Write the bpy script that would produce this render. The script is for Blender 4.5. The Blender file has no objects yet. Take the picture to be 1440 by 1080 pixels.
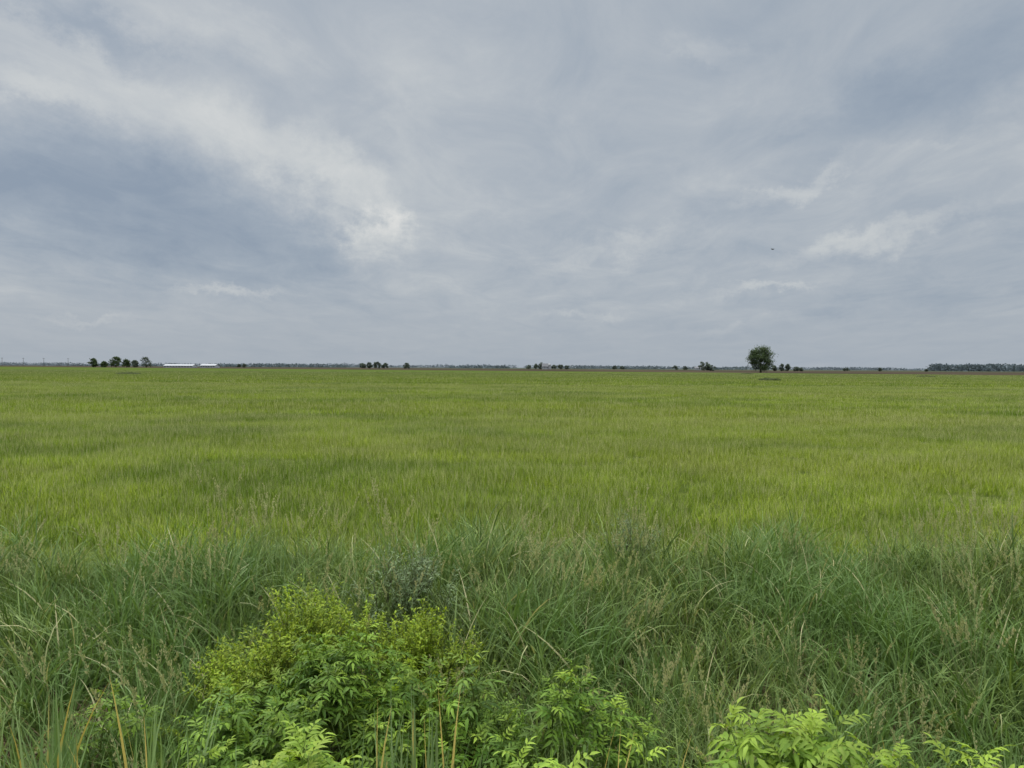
import bpy, math, random
import numpy as np
from mathutils import Vector, Matrix, noise
random.seed(7); rng=np.random.default_rng(11)
scene=bpy.context.scene
scene.view_settings.view_transform='Standard'; scene.view_settings.look='None'; scene.view_settings.exposure=0
H=2.4

# ------------------------------------------------------------------ helpers
def nz(x,y,s=1.0,o=0.0): return noise.noise(Vector((x*s+o,y*s-o,o*1.7)))
def profile(y):
    pts=[(-400,0.0),(-8,0.0),(-5,0.85),(0.5,0.9),(3.2,-0.75),(4.3,-0.8),(8.3,0.0),(1e6,0.0)]
    for (a,za),(b,zb) in zip(pts,pts[1:]):
        if y<=b:
            t=(y-a)/(b-a); 
            if b-a<10: t=t*t*(3-2*t)
            return za+(zb-za)*t
    return 0
def gz(x,y):
    k=1.0 if y<40 else 0.0
    return profile(y+0.35*nz(x,0,0.35,3.1)*(1 if y<12 else 0))+k*0.05*nz(x,y,0.9,5)
class MB:
    def __init__(s): s.v=[];s.f=[];s.t=[]
    def add(s,vs,fs,t):
        o=len(s.v); s.v+= [tuple(v) for v in vs]; s.f+=[tuple(i+o for i in f) for f in fs]
        s.t+=[t]*len(vs) if isinstance(t,tuple) else t
    def tube(s,path,rad,n=6,t=(0,0,0)):
        vs=[];fs=[]
        for i,p in enumerate(path):
            p=Vector(p); a=Vector(path[max(i-1,0)]); b=Vector(path[min(i+1,len(path)-1)])
            d=(b-a).normalized(); q=d.orthogonal().normalized(); w=d.cross(q)
            for k in range(n):
                c=2*math.pi*k/n; vs.append(p+(q*math.cos(c)+w*math.sin(c))*rad[i])
        for i in range(len(path)-1):
            for k in range(n):
                fs.append((i*n+k,i*n+(k+1)%n,(i+1)*n+(k+1)%n,(i+1)*n+k))
        fs.append(tuple(range(n-1,-1,-1))); fs.append(tuple((len(path)-1)*n+k for k in range(n)))
        s.add(vs,fs,t)
    def box(s,c,d,t=(0,0,0)):
        x,y,z=c;a,b,e=d[0]/2,d[1]/2,d[2]/2
        vs=[(x+i*a,y+j*b,z+k*e) for k in(-1,1) for j in(-1,1) for i in(-1,1)]
        s.add(vs,[(0,2,3,1),(4,5,7,6),(0,1,5,4),(2,6,7,3),(0,4,6,2),(1,3,7,5)],t)
    def leaflet(s,b,d,n,l,w,t,droop=0.25,fold=0.25):
        b=Vector(b);d=d.normalized();sd=d.cross(n).normalized();n=sd.cross(d).normalized()
        if n.z<0:n=-n
        vs=[b]
        for q,wf in((0.3,1.0),(0.66,0.72)):
            m=b+d*l*q-Vector((0,0,1))*droop*l*q*q
            e=n*(w*wf*0.5*fold)
            vs+=[m-sd*w*wf*.5+e,m,m+sd*w*wf*.5+e]
        vs.append(b+d*l-Vector((0,0,1))*droop*l)
        s.add(vs,[(0,2,1),(0,3,2),(1,2,5,4),(2,3,6,5),(4,5,7),(5,6,7)],t)
def mesh_from(name,v,f,t=None,smooth=True):
    me=bpy.data.meshes.new(name); me.from_pydata(v,[],f)
    if t is not None:
        a=me.attributes.new('tint','FLOAT_COLOR','POINT')
        arr=np.ones((len(v),4),dtype=np.float32); arr[:,:3]=np.array(t,dtype=np.float32); a.data.foreach_set('color',arr.ravel())
    if smooth: me.polygons.foreach_set('use_smooth',[True]*len(me.polygons))
    me.update(); return me
def obj(name,me,mat,parent=None,link=True):
    o=bpy.data.objects.new(name,me)
    if mat:
        for m in (mat if isinstance(mat,list) else [mat]): me.materials.append(m)
    if link: scene.collection.objects.link(o)
    if parent: o.parent=parent
    return o
def blades(n,px,py,L,w,th0,th1,segs=4,kind=None,curv=1.6,hd=None):
    px=np.asarray(px);py=np.asarray(py)
    h=rng.uniform(0,2*math.pi,n) if hd is None else hd
    tw=h+math.pi/2+rng.uniform(-1.1,1.1,n)
    cx,cy,cz=px.copy(),py.copy(),np.zeros(n)-0.02
    r=rng.uniform(0,1,n); kd=np.zeros(n) if kind is None else kind
    V=[];T=[]
    for k in range(segs+1):
        s=k/segs
        wf=min(1,0.55+1.6*s)*(1-s**2.0)+0.04
        V.append(np.stack([cx-np.cos(tw)*w*wf/2,cy-np.sin(tw)*w*wf/2,cz],1))
        V.append(np.stack([cx+np.cos(tw)*w*wf/2,cy+np.sin(tw)*w*wf/2,cz],1))
        T+= [np.stack([r,np.full(n,s),kd],1)]*2
        th=th0+th1*((k+0.5)/segs)**curv
        cx=cx+np.cos(h)*np.sin(th)*L/segs; cy=cy+np.sin(h)*np.sin(th)*L/segs; cz=cz+np.cos(th)*L/segs
    m=2*(segs+1)
    V=np.stack(V,1).reshape(-1,3);T=np.stack(T,1).reshape(-1,3)
    F=[]
    for i in range(n):
        o=i*m
        for k in range(segs): F.append((o+2*k,o+2*k+1,o+2*k+3,o+2*k+2))
    return V.tolist(),F,T.tolist()
def merge(*parts):
    v=[];f=[];t=[]
    for (a,b,c) in parts:
        o=len(v); v+=a; f+=[tuple(i+o for i in q) for q in b]; t+=c
    return v,f,t
def scatter(name,pts,variants,real=True):
    """pts: (x,y,z,rx,ry,rz,s,idx)"""
    col=bpy.data.collections.new(name+'_parts')
    for i,vv in enumerate(variants):
        col.objects.link(vv)
    me=bpy.data.meshes.new(name); me.from_pydata([p[:3] for p in pts],[],[])
    a=me.attributes.new('rot','FLOAT_VECTOR','POINT'); a.data.foreach_set('vector',np.array([p[3:6] for p in pts],dtype=np.float32).ravel())
    a=me.attributes.new('scl','FLOAT','POINT'); a.data.foreach_set('value',np.array([p[6] for p in pts],dtype=np.float32))
    a=me.attributes.new('idx','INT','POINT'); a.data.foreach_set('value',np.array([p[7] for p in pts],dtype=np.int32))
    o=obj(name,me,None)
    g=bpy.data.node_groups.new(name+'_gn','GeometryNodeTree')
    g.interface.new_socket('Geometry',in_out='INPUT',socket_type='NodeSocketGeometry')
    g.interface.new_socket('Geometry',in_out='OUTPUT',socket_type='NodeSocketGeometry')
    N=g.nodes;Lk=g.links
    gi=N.new('NodeGroupInput');go=N.new('NodeGroupOutput')
    ip=N.new('GeometryNodeInstanceOnPoints');ci=N.new('GeometryNodeCollectionInfo')
    ci.inputs['Collection'].default_value=col; ci.inputs['Separate Children'].default_value=True; ci.inputs['Reset Children'].default_value=True
    def att(n,t):
        q=N.new('GeometryNodeInputNamedAttribute'); q.data_type=t; q.inputs['Name'].default_value=n; return q.outputs['Attribute']
    e=N.new('FunctionNodeEulerToRotation')
    Lk.new(gi.outputs[0],ip.inputs['Points']);Lk.new(ci.outputs[0],ip.inputs['Instance']); ip.inputs['Pick Instance'].default_value=True
    Lk.new(att('idx','INT'),ip.inputs['Instance Index']);Lk.new(att('rot','FLOAT_VECTOR'),e.inputs[0]);Lk.new(e.outputs[0],ip.inputs['Rotation'])
    Lk.new(att('scl','FLOAT'),ip.inputs['Scale'])
    if real:
        rz=N.new('GeometryNodeRealizeInstances');Lk.new(ip.outputs[0],rz.inputs[0]);Lk.new(rz.outputs[0],go.inputs[0])
    else: Lk.new(ip.outputs[0],go.inputs[0])
    md=o.modifiers.new('scatter','NODES'); md.node_group=g
    return o

# ------------------------------------------------------------------ materials
def newmat(name):
    m=bpy.data.materials.new(name); m.use_nodes=True; nt=m.node_tree; nt.nodes.clear(); return m,nt.nodes,nt.links
def mixc(N,L,fac,a,b,mode='MIX'):
    n=N.new('ShaderNodeMix'); n.data_type='RGBA'; n.blend_type=mode
    for s,i in((fac,0),(a,6),(b,7)):
        if hasattr(s,'links') or hasattr(s,'is_linked'): L.new(s,n.inputs[i])
        elif isinstance(s,(int,float)): n.inputs[i].default_value=s
        else: n.inputs[i].default_value=(*s,1)
    return n.outputs[2]
def mr(N,L,v,a,b,c,d,smooth=True):
    n=N.new('ShaderNodeMapRange'); n.interpolation_type='SMOOTHSTEP' if smooth else 'LINEAR'
    L.new(v,n.inputs[0]); 
    for i,x in enumerate((a,b,c,d)): n.inputs[i+1].default_value=x
    return n.outputs[0]
def noi(N,L,vec,scale,detail=3,rough=0.5,dist=0):
    n=N.new('ShaderNodeTexNoise'); n.inputs['Scale'].default_value=scale;n.inputs['Detail'].default_value=detail
    n.inputs['Roughness'].default_value=rough;n.inputs['Distortion'].default_value=dist
    if vec is not None: L.new(vec,n.inputs['Vector'])
    return n.outputs['Fac']
def foliage(name,ca,cb,young=None,dead=(0.30,0.24,0.12),rough=0.5,trans=0.3,nscale=0.6,nlo=0.75,nhi=1.25,patch=None,spec=0.25,field=False):
    m,N,L=newmat(name)
    at=N.new('ShaderNodeAttribute'); at.attribute_name='tint'
    sp=N.new('ShaderNodeSeparateColor'); L.new(at.outputs['Color'],sp.inputs[0])
    geo=N.new('ShaderNodeNewGeometry')
    c=mixc(N,L,sp.outputs[0],ca,cb)
    if young: c=mixc(N,L,mr(N,L,sp.outputs[1],0.55,1.0,0,1),c,young)
    if not field:
        c=mixc(N,L,1.0,c,mr(N,L,noi(N,L,geo.outputs['Position'],max(nscale*6,.1),1),0.3,.7,0.8,1.2,False),'MULTIPLY')
    f=noi(N,L,geo.outputs['Position'],nscale,2)
    if patch: c=mixc(N,L,mr(N,L,f,0.42,0.62,0,0.8),c,patch)
    else: c=mixc(N,L,1.0,c,mr(N,L,f,0.3,0.7,nlo,nhi),'MULTIPLY')
    if field: c=fieldtone(N,L,c,geo.outputs['Position'])
    c=mixc(N,L,sp.outputs[2],c,dead)
    o=N.new('ShaderNodeOutputMaterial')
    if field:
        b=N.new('ShaderNodeBsdfDiffuse');L.new(c,b.inputs[0]);L.new(b.outputs[0],o.inputs[0]);return m
    b=N.new('ShaderNodeBsdfPrincipled'); L.new(c,b.inputs['Base Color']); b.inputs['Roughness'].default_value=rough
    b.inputs['Specular IOR Level'].default_value=spec
    t=N.new('ShaderNodeBsdfTranslucent'); L.new(mixc(N,L,1.0,c,(1.15,1.1,0.6),'MULTIPLY'),t.inputs[0])
    mx=N.new('ShaderNodeMixShader'); mx.inputs[0].default_value=trans
    L.new(b.outputs[0],mx.inputs[1]);L.new(t.outputs[0],mx.inputs[2]);L.new(mx.outputs[0],o.inputs[0]); return m
def fieldtone(N,L,c,pos):
    # broad crop-vigour patches, stretched along the rows, and a greyer green mixed in towards the far end
    mp=N.new('ShaderNodeMapping'); L.new(pos,mp.inputs[0]); mp.inputs['Scale'].default_value=(0.07,0.12,0.0)
    a=noi(N,L,mp.outputs[0],1.0,4,0.68,0.6)
    c=mixc(N,L,mr(N,L,a,0.42,0.60,0,0.65),c,(0.085,0.165,0.022))
    mp=N.new('ShaderNodeMapping'); L.new(pos,mp.inputs[0]); mp.inputs['Scale'].default_value=(0.012,0.04,0.0)
    a=noi(N,L,mp.outputs[0],1.0,4,0.62)
    c=mixc(N,L,mr(N,L,a,0.44,0.60,0,0.6),c,(0.27,0.325,0.052))
    s=N.new('ShaderNodeSeparateXYZ');L.new(pos,s.inputs[0])
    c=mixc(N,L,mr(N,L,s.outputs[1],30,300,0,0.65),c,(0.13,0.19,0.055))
    return c
def simple(name,col,rough=0.7,var=0.15,scale=3.0,metal=0,bump=0):
    m,N,L=newmat(name); geo=N.new('ShaderNodeNewGeometry')
    f=noi(N,L,geo.outputs['Position'],scale,4,0.6)
    c=mixc(N,L,1.0,col,mr(N,L,f,0.3,0.7,1-var,1+var),'MULTIPLY')
    b=N.new('ShaderNodeBsdfPrincipled');L.new(c,b.inputs['Base Color']);b.inputs['Roughness'].default_value=rough;b.inputs['Metallic'].default_value=metal
    o=N.new('ShaderNodeOutputMaterial');L.new(b.outputs[0],o.inputs[0]);return m

M_field=foliage('field_grass_blades',(0.15,0.245,0.022),(0.36,0.445,0.052),dead=(0.62,0.58,0.34),field=True,nscale=0.35,nlo=0.85,nhi=1.15)
M_tall=foliage('bank_grass_blades',(0.050,0.105,0.022),(0.27,0.37,0.115),dead=(0.60,0.55,0.33),nscale=0.45,patch=(0.12,0.22,0.058),rough=0.5,trans=0.25,spec=0.25)
M_cat=foliage('cattail_blades',(0.15,0.25,0.09),(0.26,0.37,0.16),dead=(0.70,0.54,0.16),rough=0.45,trans=0.2)
M_eld=foliage('elder_leaf',(0.07,0.155,0.018),(0.19,0.32,0.035),young=(0.33,0.45,0.045),rough=0.5,trans=0.3,nscale=1.5,dead=(0.10,0.12,0.04))
M_eldY=foliage('young_elder_leaf',(0.17,0.30,0.04),(0.30,0.44,0.055),young=(0.40,0.52,0.075),rough=0.5,trans=0.35,nscale=1.5,dead=(0.2,0.26,0.08))
M_yel=foliage('small_leaf_shrub',(0.18,0.30,0.025),(0.39,0.50,0.045),rough=0.55,trans=0.35,nscale=1.5,dead=(0.15,0.17,0.05))
M_grey=foliage('willow_leaf',(0.10,0.17,0.07),(0.22,0.30,0.15),rough=0.5,trans=0.25,nscale=1.5,dead=(0.15,0.13,0.08))
M_dead=foliage('dead_reeds',(0.12,0.09,0.055),(0.34,0.26,0.17),rough=0.8,trans=0.05)
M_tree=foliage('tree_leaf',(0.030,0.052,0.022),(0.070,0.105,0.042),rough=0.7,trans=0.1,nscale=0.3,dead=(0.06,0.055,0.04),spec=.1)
M_hazetree=foliage('hazed_far_tree_leaf',(0.055,0.078,0.060),(0.095,0.12,0.09),rough=0.8,trans=0.1,nscale=0.2,dead=(0.12,0.12,0.10),spec=.1)  # paler, bluer leaf: some distance haze put into the colour
M_haze=foliage('hazed_treeline_leaf',(0.17,0.21,0.25),(0.21,0.25,0.29),rough=0.9,trans=0.1,nscale=0.02,spec=0.0)  # pale blue stands for atmospheric haze, painted into the leaf colour
M_haze2=foliage('hazed_wood_leaf',(0.13,0.17,0.20),(0.17,0.21,0.24),rough=0.9,trans=0.1,nscale=0.02,spec=0.0)  # bluish distance haze mixed into this leaf colour too
M_bark=simple('bark',(0.07,0.055,0.04),0.9,0.4,6)

# ground
m,N,L=newmat('ground_soil_and_field')
geo=N.new('ShaderNodeNewGeometry');pos=geo.outputs['Position'];s=N.new('ShaderNodeSeparateXYZ');L.new(pos,s.inputs[0])
f=noi(N,L,pos,1.5,4,0.6)
grass=mixc(N,L,mr(N,L,f,0.35,0.65,0,1),(0.12,0.175,0.035),(0.17,0.23,0.05))
grass=fieldtone(N,L,grass,pos)
grass=mixc(N,L,1.0,grass,(.55,.55,.55),'MULTIPLY')  # darkened in colour to stand in for blade shade where no blades grow
under=mixc(N,L,mr(N,L,f,0.35,0.65,0,1),(0.055,0.08,0.018),(0.09,0.12,0.025))
grass=mixc(N,L,mr(N,L,s.outputs[1],120,320,0,1),under,grass)
soil=mixc(N,L,mr(N,L,noi(N,L,pos,9,5,0.7),0.35,0.65,0,1),(0.035,0.026,0.016),(0.12,0.09,0.055))
mp=N.new('ShaderNodeMapping');L.new(pos,mp.inputs[0]);mp.inputs['Scale'].default_value=(0.004,0.0,0)
w=noi(N,L,mp.outputs[0],1.0,2)
e1=N.new('ShaderNodeMath');e1.operation='MULTIPLY_ADD';L.new(w,e1.inputs[0]);e1.inputs[1].default_value=80;L.new(s.outputs[1],e1.inputs[2])
e2=N.new('ShaderNodeMath');e2.operation='MULTIPLY_ADD';L.new(s.outputs[0],e2.inputs[0]);e2.inputs[1].default_value=0.6;L.new(e1.outputs[0],e2.inputs[2])
edge=e2.outputs[0]
plowed=mixc(N,L,mr(N,L,noi(N,L,mp.outputs[0],3,3),0.4,0.6,0,1),(0.05,0.043,0.034),(0.075,0.062,0.046))
c=mixc(N,L,mr(N,L,edge,552,564,0,1),grass,plowed)
c=mixc(N,L,mr(N,L,edge,1250,1300,0,1),c,(0.065,0.075,0.05))
c=mixc(N,L,mr(N,L,s.outputs[1],1500,2600,0,1),c,(0.095,0.11,0.115))  # far ground fades to blue-grey, haze painted by distance
c=mixc(N,L,mr(N,L,s.outputs[1],7.4,8.6,1,0),c,soil)
b=N.new('ShaderNodeBsdfPrincipled');L.new(c,b.inputs['Base Color']);b.inputs['Roughness'].default_value=0.95;b.inputs['Specular IOR Level'].default_value=0.0
bp=N.new('ShaderNodeBump');bp.inputs['Strength'].default_value=0.5;bp.inputs['Distance'].default_value=0.05;L.new(noi(N,L,pos,12,3,0.7),bp.inputs['Height']);L.new(bp.outputs[0],b.inputs['Normal'])
o=N.new('ShaderNodeOutputMaterial');L.new(b.outputs[0],o.inputs[0]);M_ground=m
xs=[-9000,-5000,-2500,-1200,-600,-300,-150,-80,-40,-20]+list(np.arange(-14,14.01,0.35))+[20,40,80,150,300,600,1200,2500,5000,9000]
ys=[-400,-100,-30,-12,-8,-6,-5,-3,-1]+list(np.arange(0,10.01,0.3))+[12,15,20,30,39,60,100,200,400,800,1600,3000,6000,12000]
V=[(x,y,gz(x,y)) for y in ys for x in xs];nx=len(xs)
F=[(j*nx+i,j*nx+i+1,(j+1)*nx+i+1,(j+1)*nx+i) for j in range(len(ys)-1) for i in range(nx-1)]
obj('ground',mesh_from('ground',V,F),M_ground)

# ------------------------------------------------------------------ field grass
def patch(n,size,hlo,hhi,wlo,whi,nm,stalk=0.1,segs=3):
    k=int(n*stalk)
    a=blades(n-k,rng.uniform(-size/2,size/2,n-k),rng.uniform(-size/2,size/2,n-k),rng.uniform(hlo,hhi,n-k),rng.uniform(wlo,whi,n-k),rng.uniform(0.0,0.5,n-k),rng.uniform(0.2,1.5,n-k),segs)
    b=blades(k,rng.uniform(-size/2,size/2,k),rng.uniform(-size/2,size/2,k),rng.uniform(hhi*0.95,hhi*1.35,k),rng.uniform(wlo*.7,wlo,k),rng.uniform(0,0.25,k),rng.uniform(0.0,0.6,k),segs,kind=rng.uniform(0.15,0.9,k))
    v,f,t=merge(a,b)
    return obj(nm,mesh_from(nm,v,f,t),M_field,link=False)
def grid_pts(y0,y1,step,wide,off,nv,zoff=0,smin=.90,smax=1.15,jit=.25):
    out=[];y=y0
    while y<y1:
        x=-(wide*y+off)
        while x<wide*y+off:
            a=x+random.uniform(-jit,jit)*step;b=y+random.uniform(-jit,jit)*step
            if b+0.6*a<500:
                hs=1+0.2*nz(a,b,0.12,2)+0.2*nz(a,b,0.5,8)
                out.append((a,b,gz(a,b)+zoff,0,0,random.uniform(0,6.28),random.uniform(smin,smax)*hs,random.randrange(nv)))
            x+=step
        y+=step
    return out
va=[patch(2600,1.9,0.10,0.25,0.005,0.010,'grass_patch_a%d'%i,0.16) for i in range(8)]
scatter('field_grass',grid_pts(9.1,34,1.45,0.75,2,8),va,False)
vb=[patch(3400,4.6,0.12,0.27,0.010,0.018,'grass_patch_b%d'%i,0.16,2) for i in range(6)]
scatter('field_grass',grid_pts(34,100,3.8,0.75,4,6),vb,False)
vc=[patch(3800,14,0.16,0.32,0.03,0.055,'grass_patch_c%d'%i,0.12,2) for i in range(4)]
scatter('field_grass',grid_pts(102,330,11.5,0.75,8,4,0,0.95,1.05),vc,False)

# ------------------------------------------------------------------ tall bank grass
def clump(n,R,lo,hi,wlo,whi,nm,mat,b0=0.05,b1=0.45,c0=0.5,c1=2.2,dead=0.05,segs=7,curv=1.8):
    r=R*np.sqrt(rng.uniform(0,1,n));a=rng.uniform(0,6.28,n)
    kind=np.where(rng.uniform(0,1,n)<dead,rng.uniform(.4,1,n),0)
    v=blades(n,r*np.cos(a),r*np.sin(a),rng.uniform(lo,hi,n),rng.uniform(wlo,whi,n),rng.uniform(b0,b1,n),rng.uniform(c0,c1,n),segs,kind,curv)
    return obj(nm,mesh_from(nm,*v),mat,link=False)
def seedclump(nm):
    mb=MB()
    for i in range(6):
        a=random.uniform(0,6.28);r=random.uniform(0,.1);x=r*math.cos(a);y=r*math.sin(a)
        hgt=random.uniform(.75,1.08);le=random.uniform(0.02,0.25);h=random.uniform(0,6.28)
        P=[Vector((x+math.cos(h)*le*t*t,y+math.sin(h)*le*t*t,hgt*t)) for t in (0,.3,.6,.8,1)]
        mb.tube(P,[.0026,.002,.0018,.0014,.0008],3,(.5,.9,.25))
        for k in range(30):
            t=random.uniform(.84,1.0);p=P[3].lerp(P[4],(t-.8)/.2)
            d=Vector((random.uniform(-.5,.5),random.uniform(-.5,.5),random.uniform(.8,1.8))).normalized()
            mb.leaflet(p+d*random.uniform(0,.02),d,Vector((0,0,1)).cross(d),.022,.009,(.8,1,random.uniform(.3,.8)),0.1)
    r=blades(26,rng.uniform(-.1,.1,26),rng.uniform(-.1,.1,26),rng.uniform(.4,.75,26),rng.uniform(.006,.012,26),rng.uniform(0,.3,26),rng.uniform(.5,1.8,26),5)
    v,f,t=merge((mb.v,mb.f,mb.t),r)
    return obj(nm,mesh_from(nm,v,f,t),M_tall,link=False)
vt=[clump(30,0.13,0.45,0.92,0.010,0.020,'tall_clump_a%d'%i,M_tall) for i in range(10)]
vt+=[clump(36,0.12,0.45,0.85,0.005,0.010,'tall_clump_b%d'%i,M_tall,0.02,.35,.3,1.6) for i in range(2)]
vt+=[seedclump('tall_clump_c%d'%i) for i in range(3)]
def in_elder(x,y):
    return max(1-((x+1.3)/.95)**2-((y-5.1)/.85)**2, (1-((x-0.35)/1.0)**2-((y-4.6)/.35)**2)*.3)
def bare(a,b): return a<-3.15+.25*nz(b,0,1.5,2) and a>-4.9 and 3.6<b<5.9+.4*nz(a,0,2,5)
pts=[];y=1.2
while y<9.8:
    x=-(0.75*y+1.5)
    while x<0.75*y+1.5:
        a=x+random.uniform(-.1,.1);b=y+random.uniform(-.1,.1)
        edge=8.85+0.9*nz(a,0,0.5,1)+0.5*nz(a,b,1.6,4)
        ie=in_elder(a,b)
        if b<edge and (ie<0.12 or random.random()<.25) and not (bare(a,b) and random.random()<0.88) and random.random()<(0.92 if b>3.4 else .5):
            hs=1+0.4*nz(a,b,0.7,6)+0.3*nz(a,b,2.2,9)
            if b<3.3: hs*=0.55
            if b<4.9 and a<1.2 and b>3.3: hs*=0.62 if a<-1.2 else .75
            if b>7.9: hs*=0.85 if nz(a,0,1.1,14)<0.1 else 1.1
            if b>edge-.35: hs*=random.uniform(.5,1)
            wx=0.45*nz(a,b,0.6,20);wy=0.45*nz(a,b,0.6,31)
            idx=random.randrange(12)
            if nz(a,b,.9,44)>-.05 and random.random()<.2: idx=12+random.randrange(3)
            pts.append((a,b,gz(a,b)-.02,wx+random.uniform(-.15,.15),wy+random.uniform(-.15,.15),random.uniform(0,6.28),hs*random.uniform(.75,1.15),idx))
        x+=0.172
    y+=0.172
scatter('tall_grass',pts,vt)

# cattail blades in the ditch
vcat=[clump(8,0.08,1.1,1.5,0.020,0.030,'cattail_clump_%d'%i,M_cat,0.0,0.22,0.0,0.4,0.14,7,2.6) for i in range(6)]
def spots(lst): 
    out=[]
    for (x0,x1,y0,y1,n,s0,s1) in lst:
        for _ in range(n):
            a=random.uniform(x0,x1);b=random.uniform(y0,y1)
            out.append((a,b,gz(a,b),random.uniform(-.12,.12),random.uniform(-.12,.12),random.uniform(0,6.28),random.uniform(s0,s1),random.randrange(6)))
    return out
scatter('cattail_leaves',spots([(-3.3,-1.9,3.9,4.8,26,.75,1.0),(-1.9,-1.0,3.6,4.0,7,.75,.98),(-.85,-.2,3.7,4.2,15,.85,1.12),(.2,1.5,3.9,4.3,9,.75,.98),(1.6,3.0,4.1,4.6,6,.65,.85)]),vcat)
# dead reed litter
vd=[clump(26,0.22,0.3,0.8,0.004,0.012,'litter_%d'%i,M_dead,0.9,1.6,0.0,.4,0,3,1.0) for i in range(4)]
lit=[]
for _ in range(260):
    a=random.uniform(-4.9,3.6);b=random.uniform(3.6,6.2)
    if not bare(a,b) and random.random()<.8: continue
    lit.append((a,b,gz(a,b)+random.uniform(0,.15),random.uniform(-.3,.3),random.uniform(-.3,.3),random.uniform(0,6.28),random.uniform(.5,1.0),random.randrange(4)))
scatter('dead_reed_litter',lit,vd)

# ------------------------------------------------------------------ broad-leaved plants
def compound(mb,b,h,el,ln,npair,lf,wf,age,droop=0.9):
    P=[Vector(b)];seg=npair+1;e=el
    for k in range(seg):
        d=Vector((math.cos(h)*math.cos(e),math.sin(h)*math.cos(e),math.sin(e)));P.append(P[-1]+d*ln/seg);e-=droop/seg
    mb.tube(P,[.002]*len(P),3,(.6,age,.3))
    r=random.random()
    for k in range(1,seg):
        d=(P[k+1]-P[k]).normalized();side=d.cross(Vector((0,0,1))).normalized();up=side.cross(d)
        sz=lf*(0.85+0.3*math.sin(math.pi*k/seg))*random.uniform(.85,1.1)
        for sgn in(-1,1):
            dd=side*sgn*random.uniform(.6,.9)+d*random.uniform(.5,.9)+up*random.uniform(-.05,.3)
            mb.leaflet(P[k],dd,up,sz,sz*wf,(min(1,max(0,r+random.uniform(-.25,.25))),age,0),random.uniform(.15,.6),random.uniform(.2,.6))
    d=(P[-1]-P[-2]).normalized();mb.leaflet(P[-1],d,d.cross(Vector((0,0,1))).cross(d),lf*1.15,lf*1.15*wf,(r,age,0),random.uniform(.2,.6),.3)
def shoot(nm,mat,hgt,nodes,ln,npair,lf,wf,ageb=0.0):
    mb=MB();le=random.uniform(0,.08);h0=random.uniform(0,6.28)
    P=[Vector((math.cos(h0)*le*t*t,math.sin(h0)*le*t*t,hgt*t)) for t in np.linspace(0,1,6)]
    mb.tube(P,list(np.linspace(.006,.002,6)),4,(.5,.3,.6))
    for k in range(nodes):
        t=0.3+0.7*(k+.5)/nodes;p=Vector((math.cos(h0)*le*t*t,math.sin(h0)*le*t*t,hgt*t))
        age=ageb+(1-ageb)*max(0,(t-.6)/.4)
        for j in range(2):
            compound(mb,p,h0+k*1.57+j*math.pi+random.uniform(-.3,.3),random.uniform(.3,.8)+.5*(t>.9),ln*(1.05-.45*max(0,t-.5)*2)*random.uniform(.8,1.1),npair,lf*(1.0-.25*(t>.9)),wf,age*random.uniform(.7,1))
    return obj(nm,mesh_from(nm,mb.v,mb.f,mb.t),mat,link=False)
def bush_pts(cx,cy,rx,ry,h,n,nv,sh,smin=.8,smax=1.15,rough=.3):
    out=[]
    for i in range(n):
        r=math.sqrt(random.random());a=random.uniform(0,6.28)
        x=r*math.cos(a);y=r*math.sin(a);X=cx+x*rx;Y=cy+y*ry
        top=gz(X,Y)+h*(1-.35*r**2.6)*(1+rough*nz(X,Y,2.2,3)+rough*.5*nz(X,Y,5,8))
        s=random.uniform(smin,smax)
        z=top-sh*s*random.uniform(.85,1.4)
        z=max(z,gz(X,Y)-.05)
        out.append((X,Y,z,-y*.35+random.uniform(-.35,.35),x*.35+random.uniform(-.35,.35),random.uniform(0,6.28),s,random.randrange(nv)))
    return out
ve=[shoot('elder_shoot_%d'%i,M_eld,.42,5,.15,3,.068,.29) for i in range(6)]
scatter('elderberry_bush',bush_pts(-1.25,5.05,.85,.55,1.08,140,6,.42,.75,1.1,.42),ve)
ve2=[shoot('elder_shoot_b%d'%i,M_eld,.4,4,.15,3,.066,.29) for i in range(4)]
scatter('elderberry_bush',bush_pts(.4,4.7,1.0,.35,1.12,50,4,.4,.8,1.15,.5),ve2)
ve3=[shoot('elder_shoot_c%d'%i,M_eld,.4,4,.14,3,.062,.29) for i in range(3)]
scatter('elderberry_bush',bush_pts(-2.8,5.1,.28,.15,1.0,8,3,.4),ve3)
def fine(nm,mat,lf,wf,hgt=.4,n=90):
    mb=MB()
    for b in range(5):
        h=random.uniform(0,6.28);le=random.uniform(.05,.22)
        P=[Vector((math.cos(h)*le*t,math.sin(h)*le*t,hgt*t*random.uniform(.95,1.05))) for t in np.linspace(0,1,5)]
        mb.tube(P,list(np.linspace(.004,.001,5)),3,(.5,0,.7))
        for k in range(n//5*1):
            t=random.uniform(.25,1);q=P[0].lerp(P[-1],t)
            d=Vector((random.uniform(-1,1),random.uniform(-1,1),random.uniform(0,1.3))).normalized()
            l=lf*random.uniform(.6,1.15)
            mb.leaflet(q,d,Vector((0,0,1)),l,l*wf,(random.random(),0,0),random.uniform(.1,.5),.3)
    return obj(nm,mesh_from(nm,mb.v,mb.f,mb.t),mat,link=False)
vy=[fine('yellow_sprig_%d'%i,M_yel,.040,.36,.4,140) for i in range(4)]
scatter('leafy_shrub',bush_pts(-1.35,5.8,1.05,.5,1.06,180,4,.38,.8,1.15,.45),vy)
scatter('leafy_shrub',bush_pts(-.3,5.0,.7,.4,.9,60,4,.38,.7,1,.5),[fine('green_sprig_%d'%i,M_eld,.04,.36,.35,120) for i in range(4)])
vg=[fine('grey_sprig_%d'%i,M_grey,.06,.2,.5,130) for i in range(3)]
scatter('willow_shrub',bush_pts(-.98,7.0,.38,.35,.98,32,3,.5),vg)
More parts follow.
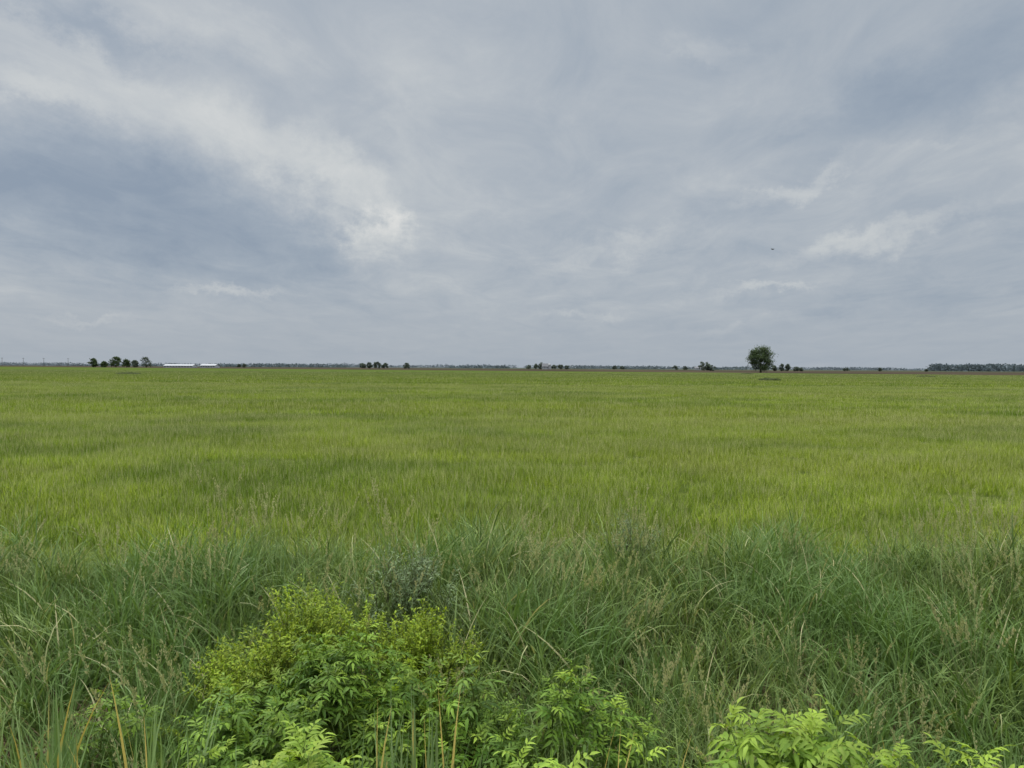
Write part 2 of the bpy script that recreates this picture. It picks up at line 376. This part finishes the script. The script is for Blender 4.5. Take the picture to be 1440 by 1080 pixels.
scatter('willow_shrub',bush_pts(1.35,8.3,.35,.3,.95,14,3,.5),[fine('grey_sprig_b%d'%i,M_grey,.05,.2,.5,110) for i in range(3)])
# bright saplings close to the road
vs=[shoot('young_shoot_%d'%i,M_eldY,.38,4,.19,4,.084,.29,.1) for i in range(5)]
def near(cx,cy,rx,ry,ztop,n):
    out=[]
    for _ in range(n):
        a=random.uniform(0,6.28);r=math.sqrt(random.random());X=cx+rx*r*math.cos(a);Y=cy+ry*r*math.sin(a);s=random.uniform(.65,1.0)
        z=ztop-.12*r-random.uniform(0,.15)-.38*s
        out.append((X,Y,z,random.uniform(-.35,.35),random.uniform(-.35,.35),random.uniform(0,6.28),s,random.randrange(5)))
    return out
def stems(nm,pts,parent):
    mb=MB()
    for p in pts:
        g=gz(p[0],p[1]); 
        if p[2]>g: mb.tube([(p[0]+random.uniform(-.05,.05),p[1],g-.03),(p[0],p[1],(g+p[2])/2),(p[0],p[1],p[2]+.02)],[.008,.007,.006],5,(.5,0,.7))
    obj(nm,mesh_from(nm,mb.v,mb.f,mb.t),M_eld,parent)
for (cx,cy,rx,ry,zt,n) in [(-.78,2.95,.22,.18,.98,12),(.15,2.95,.05,.05,1.0,3),(.50,2.85,.08,.1,.93,4),(1.12,2.95,.22,.2,1.08,15),(1.60,2.95,.09,.12,1.0,5),(1.9,2.95,.1,.12,.93,5)]:
    p=near(cx,cy,rx,ry,zt,n); oo=scatter('elder_sapling',p,[v.copy() for v in vs]); stems('stems',p,oo)

# ------------------------------------------------------------------ trees
def tree(name,x,y,h,w,mat,clumps=40,leaves=70,ls=.5,sparse=0.0,seed=0,base=.06):
    random.seed(seed+5)
    e=bpy.data.objects.new(name,None);scene.collection.objects.link(e);e.location=(x,y,0)
    mb=MB();tr=h*.028
    top=h*.8;P=[Vector((nz(seed,k,1,3)*h*.03*k/3,nz(k,seed,1,6)*h*.03*k/3,top*k/6-.1)) for k in range(7)]
    mb.tube(P,[tr*(1.25-k*.17) if k else tr*1.6 for k in range(7)],8)
    lf=MB();C=[];cr=min(w,h)*.15
    for i in range(clumps):
        t=random.random()
        env=(math.sin(math.pi*min(1,t*.80+.17)))**.45*(w/2-cr*.7)
        zz=h*base+cr*.6+(h*(1-base)-cr*1.4)*t
        rr=env*(random.uniform(.25,1)**.6)*(1+.25*nz(i,seed,.9,2));a=random.uniform(0,6.28)
        C.append(Vector((rr*math.cos(a),rr*math.sin(a),zz)))
    for c in C[:max(8,clumps//3)]:
        s0=P[min(6,max(1,int(c.z/top*6*.7)))];md=s0.lerp(c,.5)+Vector((0,0,-h*.02))
        mb.tube([s0,md,c],[tr*.4,tr*.25,tr*.08],5)
    for c in C:
        tt=random.random()
        for k in range(int(leaves*(1-sparse))):
            d=Vector((random.gauss(0,1),random.gauss(0,1),random.gauss(0,.75)))*cr*.5
            p=c+d;a1=Vector((random.uniform(-1,1),random.uniform(-1,1),random.uniform(-1,1))).normalized();b1=a1.orthogonal().normalized()
            s=ls*random.uniform(.5,1.1);t=(min(1,max(0,tt*.7+random.uniform(0,.3)+.25*(d.z>0))),0,0)  # upper leaves of each clump tinted lighter, as if lit from above
            if p.z<.2: continue
            lf.add([p-a1*s*.5,p+b1*s*.35,p+a1*s*.5,p-b1*s*.35],[(0,1,2,3)],t)
    obj('trunk_and_limbs',mesh_from('trunk_and_limbs',mb.v,mb.f,mb.t),M_bark,e)
    obj('crown',mesh_from('crown',lf.v,lf.f,lf.t,False),mat,e)
    return e
f=1067.0
tree('deciduous_tree',.3275*480,480,17.6,16.8,M_tree,80,110,.85,seed=1,base=.05)
T=[(-.552,800,9.5,10.5),(-.538,800,7,8),(-.522,800,11.5,12.5),(-.508,800,9,9),(-.497,800,8.5,8),(-.482,820,12,13)]
for i,(bx,d,h,w) in enumerate(T): tree('deciduous_tree',bx*d,d,h,w,M_tree if i<4 else M_hazetree,30,55,1.2,seed=10+i,sparse=.5 if i==5 else 0)
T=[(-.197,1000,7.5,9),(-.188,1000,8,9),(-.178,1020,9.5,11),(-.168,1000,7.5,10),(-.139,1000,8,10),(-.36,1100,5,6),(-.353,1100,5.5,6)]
for i,(bx,d,h,w) in enumerate(T): tree('deciduous_tree',bx*d,d,h,w,M_hazetree,26,45,1.5,seed=30+i)
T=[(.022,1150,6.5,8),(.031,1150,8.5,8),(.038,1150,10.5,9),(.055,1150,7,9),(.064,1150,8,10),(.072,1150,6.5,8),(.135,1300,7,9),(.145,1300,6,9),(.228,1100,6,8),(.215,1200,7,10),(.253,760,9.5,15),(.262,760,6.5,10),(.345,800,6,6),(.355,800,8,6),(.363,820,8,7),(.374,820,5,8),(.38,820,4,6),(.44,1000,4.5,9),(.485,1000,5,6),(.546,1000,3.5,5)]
for i,(bx,d,h,w) in enumerate(T): tree('deciduous_tree',bx*d,d,h,w,M_hazetree,24,42,1.4,seed=60+i)
random.seed(99)
def treeline(name,segs,mat):
    mb=MB()
    for (b0,b1,d,h0,h1,dens) in segs:
        x=b0*d
        while x<b1*d:
            w=random.uniform(8,18);hh=random.uniform(h0,h1)*(1+.35*nz(x,d,.006,3))
            if nz(x,d,.012,7)>-.38 or dens>60:
                for k in range(dens):
                    t=random.random()**1.1
                    p=Vector((x+random.gauss(0,w*.35*(1.15-t*.6)),d+random.gauss(0,8),hh*t*(1 if random.random()<.9 else 1.1)))
                    a1=Vector((random.uniform(-1,1),random.uniform(-.5,.5),random.uniform(-.6,.6))).normalized();b1_=a1.cross(Vector((random.uniform(-.5,.5),1,random.uniform(-.5,.5)))).normalized()
                    s=random.uniform(1.8,4.2)
                    mb.add([p-a1*s*.5,p-b1_*s*.4,p+a1*s*.5,p+b1_*s*.4],[(0,1,2,3)],(random.random(),0,0))
            x+=w*.55
    obj(name,mesh_from(name,mb.v,mb.f,mb.t,False),mat)
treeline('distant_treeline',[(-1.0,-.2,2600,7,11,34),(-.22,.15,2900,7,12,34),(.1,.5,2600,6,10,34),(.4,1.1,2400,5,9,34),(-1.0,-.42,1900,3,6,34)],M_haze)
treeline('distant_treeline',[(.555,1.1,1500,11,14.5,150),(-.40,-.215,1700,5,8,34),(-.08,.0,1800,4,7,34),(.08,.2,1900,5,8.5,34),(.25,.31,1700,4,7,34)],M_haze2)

# ------------------------------------------------------------------ farm buildings
M_wall=simple('white_siding',(0.36,0.39,0.41),.6,.05,.5)
M_roof=simple('white_metal_roof',(0.34,0.37,0.41),.7,.04,.3)
M_roofd=simple('grey_roof',(0.15,0.16,0.18),.8,.1,.5)
M_dark=simple('dark_opening',(0.06,0.07,0.08),.6,.1,1)
M_metal=simple('galvanised_metal',(0.30,0.32,0.34),.6,.08,1)
def gable(name,x,y,l,w,eave,ridge,roofmat,nopen):
    e=bpy.data.objects.new(name,None);scene.collection.objects.link(e);e.location=(x,y,0)
    mb=MB();a,b=l/2,w/2
    mb.add([(-a,-b,-.1),(a,-b,-.1),(a,b,-.1),(-a,b,-.1),(-a,-b,eave),(a,-b,eave),(a,b,eave),(-a,b,eave),(-a,0,ridge-.15),(a,0,ridge-.15)],
        [(0,1,5,4),(2,3,7,6),(1,2,6,9,5),(3,0,4,8,7)],(0,0,0))
    obj('walls',mesh_from('walls',mb.v,mb.f,None,False),M_wall,e)
    mb=MB();o=.5;sl=(ridge-eave)/b;ez=eave-sl*o
    for sg in(-1,1):
        mb.add([(-a-o,sg*(b+o),ez),(a+o,sg*(b+o),ez),(a+o,0,ridge),(-a-o,0,ridge),(-a-o,sg*(b+o),ez+.15),(a+o,sg*(b+o),ez+.15),(a+o,0,ridge+.15),(-a-o,0,ridge+.15)],
            [(0,1,2,3),(4,7,6,5),(0,4,5,1),(0,3,7,4),(1,5,6,2)],(0,0,0))
    obj('roof',mesh_from('roof',mb.v,mb.f,None,False),roofmat,e)
    mb=MB()
    for k in range(nopen):
        xx=-a+l*(k+.5)/nopen; mb.box((xx,-b-.03,eave*.5),(l/nopen*.45,.08,eave*.4))
    mb.box((-a-.03,0,1.6),(.08,min(3,w*.4),3.0))
    obj('windows_and_doors',mesh_from('windows_and_doors',mb.v,mb.f,None,False),M_dark,e)
gable('livestock_barn',-.437*900,900,34,14,2.2,3.9,M_roof,10)
gable('livestock_barn',-.405*900,915,18,14,2.6,4.4,M_roof,6)
gable('farmhouse',.0435*1120,1120,9,8,4.5,8.5,M_roofd,4)
gable('farmhouse',.245*1250,1250,12,9,3.0,5.5,M_roofd,4)
e=bpy.data.objects.new('grain_silo',None);scene.collection.objects.link(e);e.location=(.049*1120,1120,0)
mb=MB();mb.tube([(0,0,-.1),(0,0,7)],[2.6,2.6],20);mb.tube([(0,0,7),(0,0,8.6),(0,0,8.9)],[2.75,.4,.3],20)
obj('bin',mesh_from('bin',mb.v,mb.f,None,False),M_metal,e)
M_wood=simple('pole_wood',(0.08,0.07,0.06),.9,.2,1)
for i,bx in enumerate((-.672,-.644,-.617,-.585,-.70)):
    d=780+ i%2*15;mb=MB();mb.tube([(0,0,-.2),(0,0,5),(0,0,9.5)],[.2,.17,.13],8);mb.box((0,-.16,8.9),(2.4,.12,.14));
    for q in(-1.05,-.4,.4,1.05): mb.tube([(q,-.16,8.96),(q,-.16,9.2)],[.06,.04],6)
    o=obj('utility_pole',mesh_from('utility_pole',mb.v,mb.f,None,False),M_wood);o.location=(bx*d,d,0)
M_weed=foliage('weed_leaf',(0.05,0.075,0.03),(0.09,0.12,0.04),trans=.15)
for (x,y,rx,ry) in [(-.506*195,195,3.2,2.0),(.339*150,150,2.3,1.3),(.545*240,240,3,2),(.31*330,330,3,2)]:
    mb=MB()
    for k in range(900):
        r=math.sqrt(random.random());a=random.uniform(0,6.28);d=Vector((random.uniform(-1,1),random.uniform(-1,1),random.uniform(.2,1.4))).normalized()
        mb.leaflet((rx*r*math.cos(a),ry*r*math.sin(a),random.uniform(.1,.6)*(1-r*r*.5)),d,Vector((0,0,1)),.26,.09,(random.random(),0,0))
    o=obj('weed_patch',mesh_from('weed_patch',mb.v,mb.f,mb.t),M_weed);o.location=(x,y,0)
# bird
mb=MB();mb.tube([(-.15,0,0),(-.11,0,.0),(-.03,0,0),(.05,0,.01),(.1,0,.025),(.13,0,.025),(.16,0,.02)],[.012,.022,.04,.036,.024,.02,.004],8)
for sg in(-1,1):
    mb.add([(.05,sg*.02,.02),(-.04,sg*.02,.02),(.07,sg*.13,.08),(-.03,sg*.13,.07),(-.02,sg*.27,.05),(-.06,sg*.26,.05)],[(0,1,3,2),(2,3,5,4)],(0,0,0))
mb.add([(-.12,-.012,0),(-.12,.012,0),(-.22,.035,0),(-.22,-.035,0)],[(0,1,2,3)],(0,0,0))
o=obj('bird',mesh_from('bird',mb.v,mb.f,None),simple('feathers',(.03,.03,.035),.7));o.location=(.341*60,60,H+.157*60);o.rotation_euler=(.3,.1,.5)

# ------------------------------------------------------------------ sky
w=bpy.data.worlds.new('World');scene.world=w;w.use_nodes=True;N=w.node_tree.nodes;L=w.node_tree.links;N.clear()
try: w.cycles.sampling_method='NONE'
except Exception as ex: print(ex)
SE,SR=math.radians(50),math.radians(-40)
tc=N.new('ShaderNodeTexCoord');D=tc.outputs['Generated'];s=N.new('ShaderNodeSeparateXYZ');L.new(D,s.inputs[0]);X,Y,Z=s.outputs
def ma(op,a,b=None,c=None):
    n=N.new('ShaderNodeMath');n.operation=op
    for i,q in enumerate((a,b,c)):
        if q is None: continue
        if isinstance(q,(int,float)): n.inputs[i].default_value=q
        else: L.new(q,n.inputs[i])
    return n.outputs[0]
hh=ma('SQRT',ma('ADD',ma('MULTIPLY',X,X),ma('ADD',ma('MULTIPLY',Y,Y),1e-4)))
U=ma('DIVIDE',X,hh);Vv=ma('DIVIDE',Z,hh)
zc=ma('ADD',ma('MAXIMUM',Z,0.0),0.11)
cp=N.new('ShaderNodeCombineXYZ');L.new(ma('DIVIDE',X,zc),cp.inputs[0]);L.new(ma('DIVIDE',Y,zc),cp.inputs[1])
mpp=N.new('ShaderNodeMapping');L.new(cp.outputs[0],mpp.inputs[0]);mpp.inputs['Rotation'].default_value=(0,0,math.radians(-35));mpp.inputs['Scale'].default_value=(1.0,.6,1)
P=mpp.outputs[0]
n1=noi(N,L,P,0.8,6,0.55,0.6);n2=noi(N,L,P,3.0,8,0.64,0.6)
cuv=N.new('ShaderNodeCombineXYZ');L.new(U,cuv.inputs[0]);L.new(Vv,cuv.inputs[1])
wn=N.new('ShaderNodeTexNoise');L.new(cuv.outputs[0],wn.inputs['Vector']);wn.inputs['Scale'].default_value=5.5;wn.inputs['Detail'].default_value=7;wn.inputs['Roughness'].default_value=.68
wv=N.new('ShaderNodeVectorMath');wv.operation='SUBTRACT';L.new(wn.outputs['Color'],wv.inputs[0]);wv.inputs[1].default_value=(.5,.5,.5)
wm=N.new('ShaderNodeVectorMath');wm.operation='MULTIPLY_ADD';L.new(wv.outputs[0],wm.inputs[0]);wm.inputs[1].default_value=(.34,.15,0);L.new(cuv.outputs[0],wm.inputs[2])
W=wm.outputs[0]
def blob(px,py,rx,ry,ang,amp,soft=0.0):
    dx=(px-720)/f;dy=(516-py)/f;k=math.sqrt(1+dx*dx)
    mp=N.new('ShaderNodeMapping');mp.vector_type='TEXTURE';L.new(W,mp.inputs[0])
    mp.inputs['Location'].default_value=(dx/k,dy/k,0);mp.inputs['Rotation'].default_value=(0,0,math.radians(ang));mp.inputs['Scale'].default_value=(rx/f/k,ry/f/k,1)
    ln=N.new('ShaderNodeVectorMath');ln.operation='LENGTH';L.new(mp.outputs[0],ln.inputs[0])
    return mr(N,L,ln.outputs['Value'],soft,1.0,amp,0.0)
t=ma('ADD',0.46,ma('MULTIPLY',ma('SUBTRACT',n1,.5),.5))
t=ma('ADD',t,ma('MULTIPLY',ma('SUBTRACT',n2,.5),.62))
B=[(190,300,450,140,-12,-.44),(60,230,240,80,-10,-.08),(230,150,430,100,-27,.22),(440,250,230,65,-35,.18),(545,330,65,55,-50,.32),(570,310,220,130,-30,.14),(150,40,170,50,-25,-.34),(330,50,190,60,-20,.16),
 (60,130,160,30,-20,.18),(640,180,300,150,-15,.10),(1330,110,260,100,20,-.24),(1010,60,80,35,-20,.16),(880,350,180,30,6,.22),(1200,335,220,22,10,.24),(1130,255,180,18,15,.20),
 (350,412,100,11,3,.30),(150,433,100,11,-2,.28),(1070,408,85,12,8,.22),(800,436,90,10,4,.20),(1040,460,90,12,6,.16),(1200,420,250,40,3,-.12),(950,100,260,50,10,-.08),(1400,360,160,80,10,-.12)]
for b_ in B: t=ma('ADD',t,blob(*b_))
hz=mr(N,L,Vv,0.0,0.13,1,0);t=ma('ADD',ma('MULTIPLY',t,ma('SUBTRACT',1.0,ma('MULTIPLY',hz,.75))),ma('MULTIPLY',hz,.75*.38))
cr=N.new('ShaderNodeValToRGB');L.new(t,cr.inputs[0]);e=cr.color_ramp.elements
e[0].position=0.0;e[0].color=(.25,.315,.405,1);e[1].position=1.0;e[1].color=(.74,.745,.73,1)
for p,c in((.25,(.33,.39,.465)),(.5,(.435,.48,.53)),(.75,(.57,.60,.615))):
    q=e.new(p);q.color=(*c,1)
sky=N.new('ShaderNodeTexSky');sky.sky_type='NISHITA';sky.sun_disc=False;sky.sun_elevation=SE;sky.sun_rotation=SR;sky.dust_density=3
skm=mixc(N,L,1.0,sky.outputs[0],(.08,.08,.08),'MULTIPLY')
c=mixc(N,L,.06,cr.outputs[0],skm)
zen_boost=mr(N,L,Z,.45,.92,1.0,5.8)  # overhead sky boosted, out of view, to add light on the foliage
wz=mixc(N,L,mr(N,L,Z,.45,.9,0,1),c,(.47,.46,.44))
bg=N.new('ShaderNodeBackground');L.new(wz,bg.inputs[0]);L.new(zen_boost,bg.inputs[1])
o=N.new('ShaderNodeOutputWorld');L.new(bg.outputs[0],o.inputs[0])
sd=bpy.data.lights.new('sun','SUN');sd.energy=1.5;sd.angle=math.radians(25);sd.color=(1,.95,.86)
so=bpy.data.objects.new('sun',sd);scene.collection.objects.link(so)
dirv=Vector((math.sin(SR)*math.cos(SE),math.cos(SR)*math.cos(SE),math.sin(SE)));so.rotation_euler=dirv.to_track_quat('Z','Y').to_euler();so.location=(0,0,30)

# ------------------------------------------------------------------ camera
cd=bpy.data.cameras.new('camera');cd.sensor_width=36;cd.lens=1067/1440*36;cd.clip_start=.05;cd.clip_end=20000
co=bpy.data.objects.new('camera',cd);scene.collection.objects.link(co);scene.camera=co
co.matrix_world=Matrix.Translation((0,0,H))@Matrix.Rotation(math.radians(90-1.25),4,'X')@Matrix.Rotation(math.radians(.33),4,'Z')
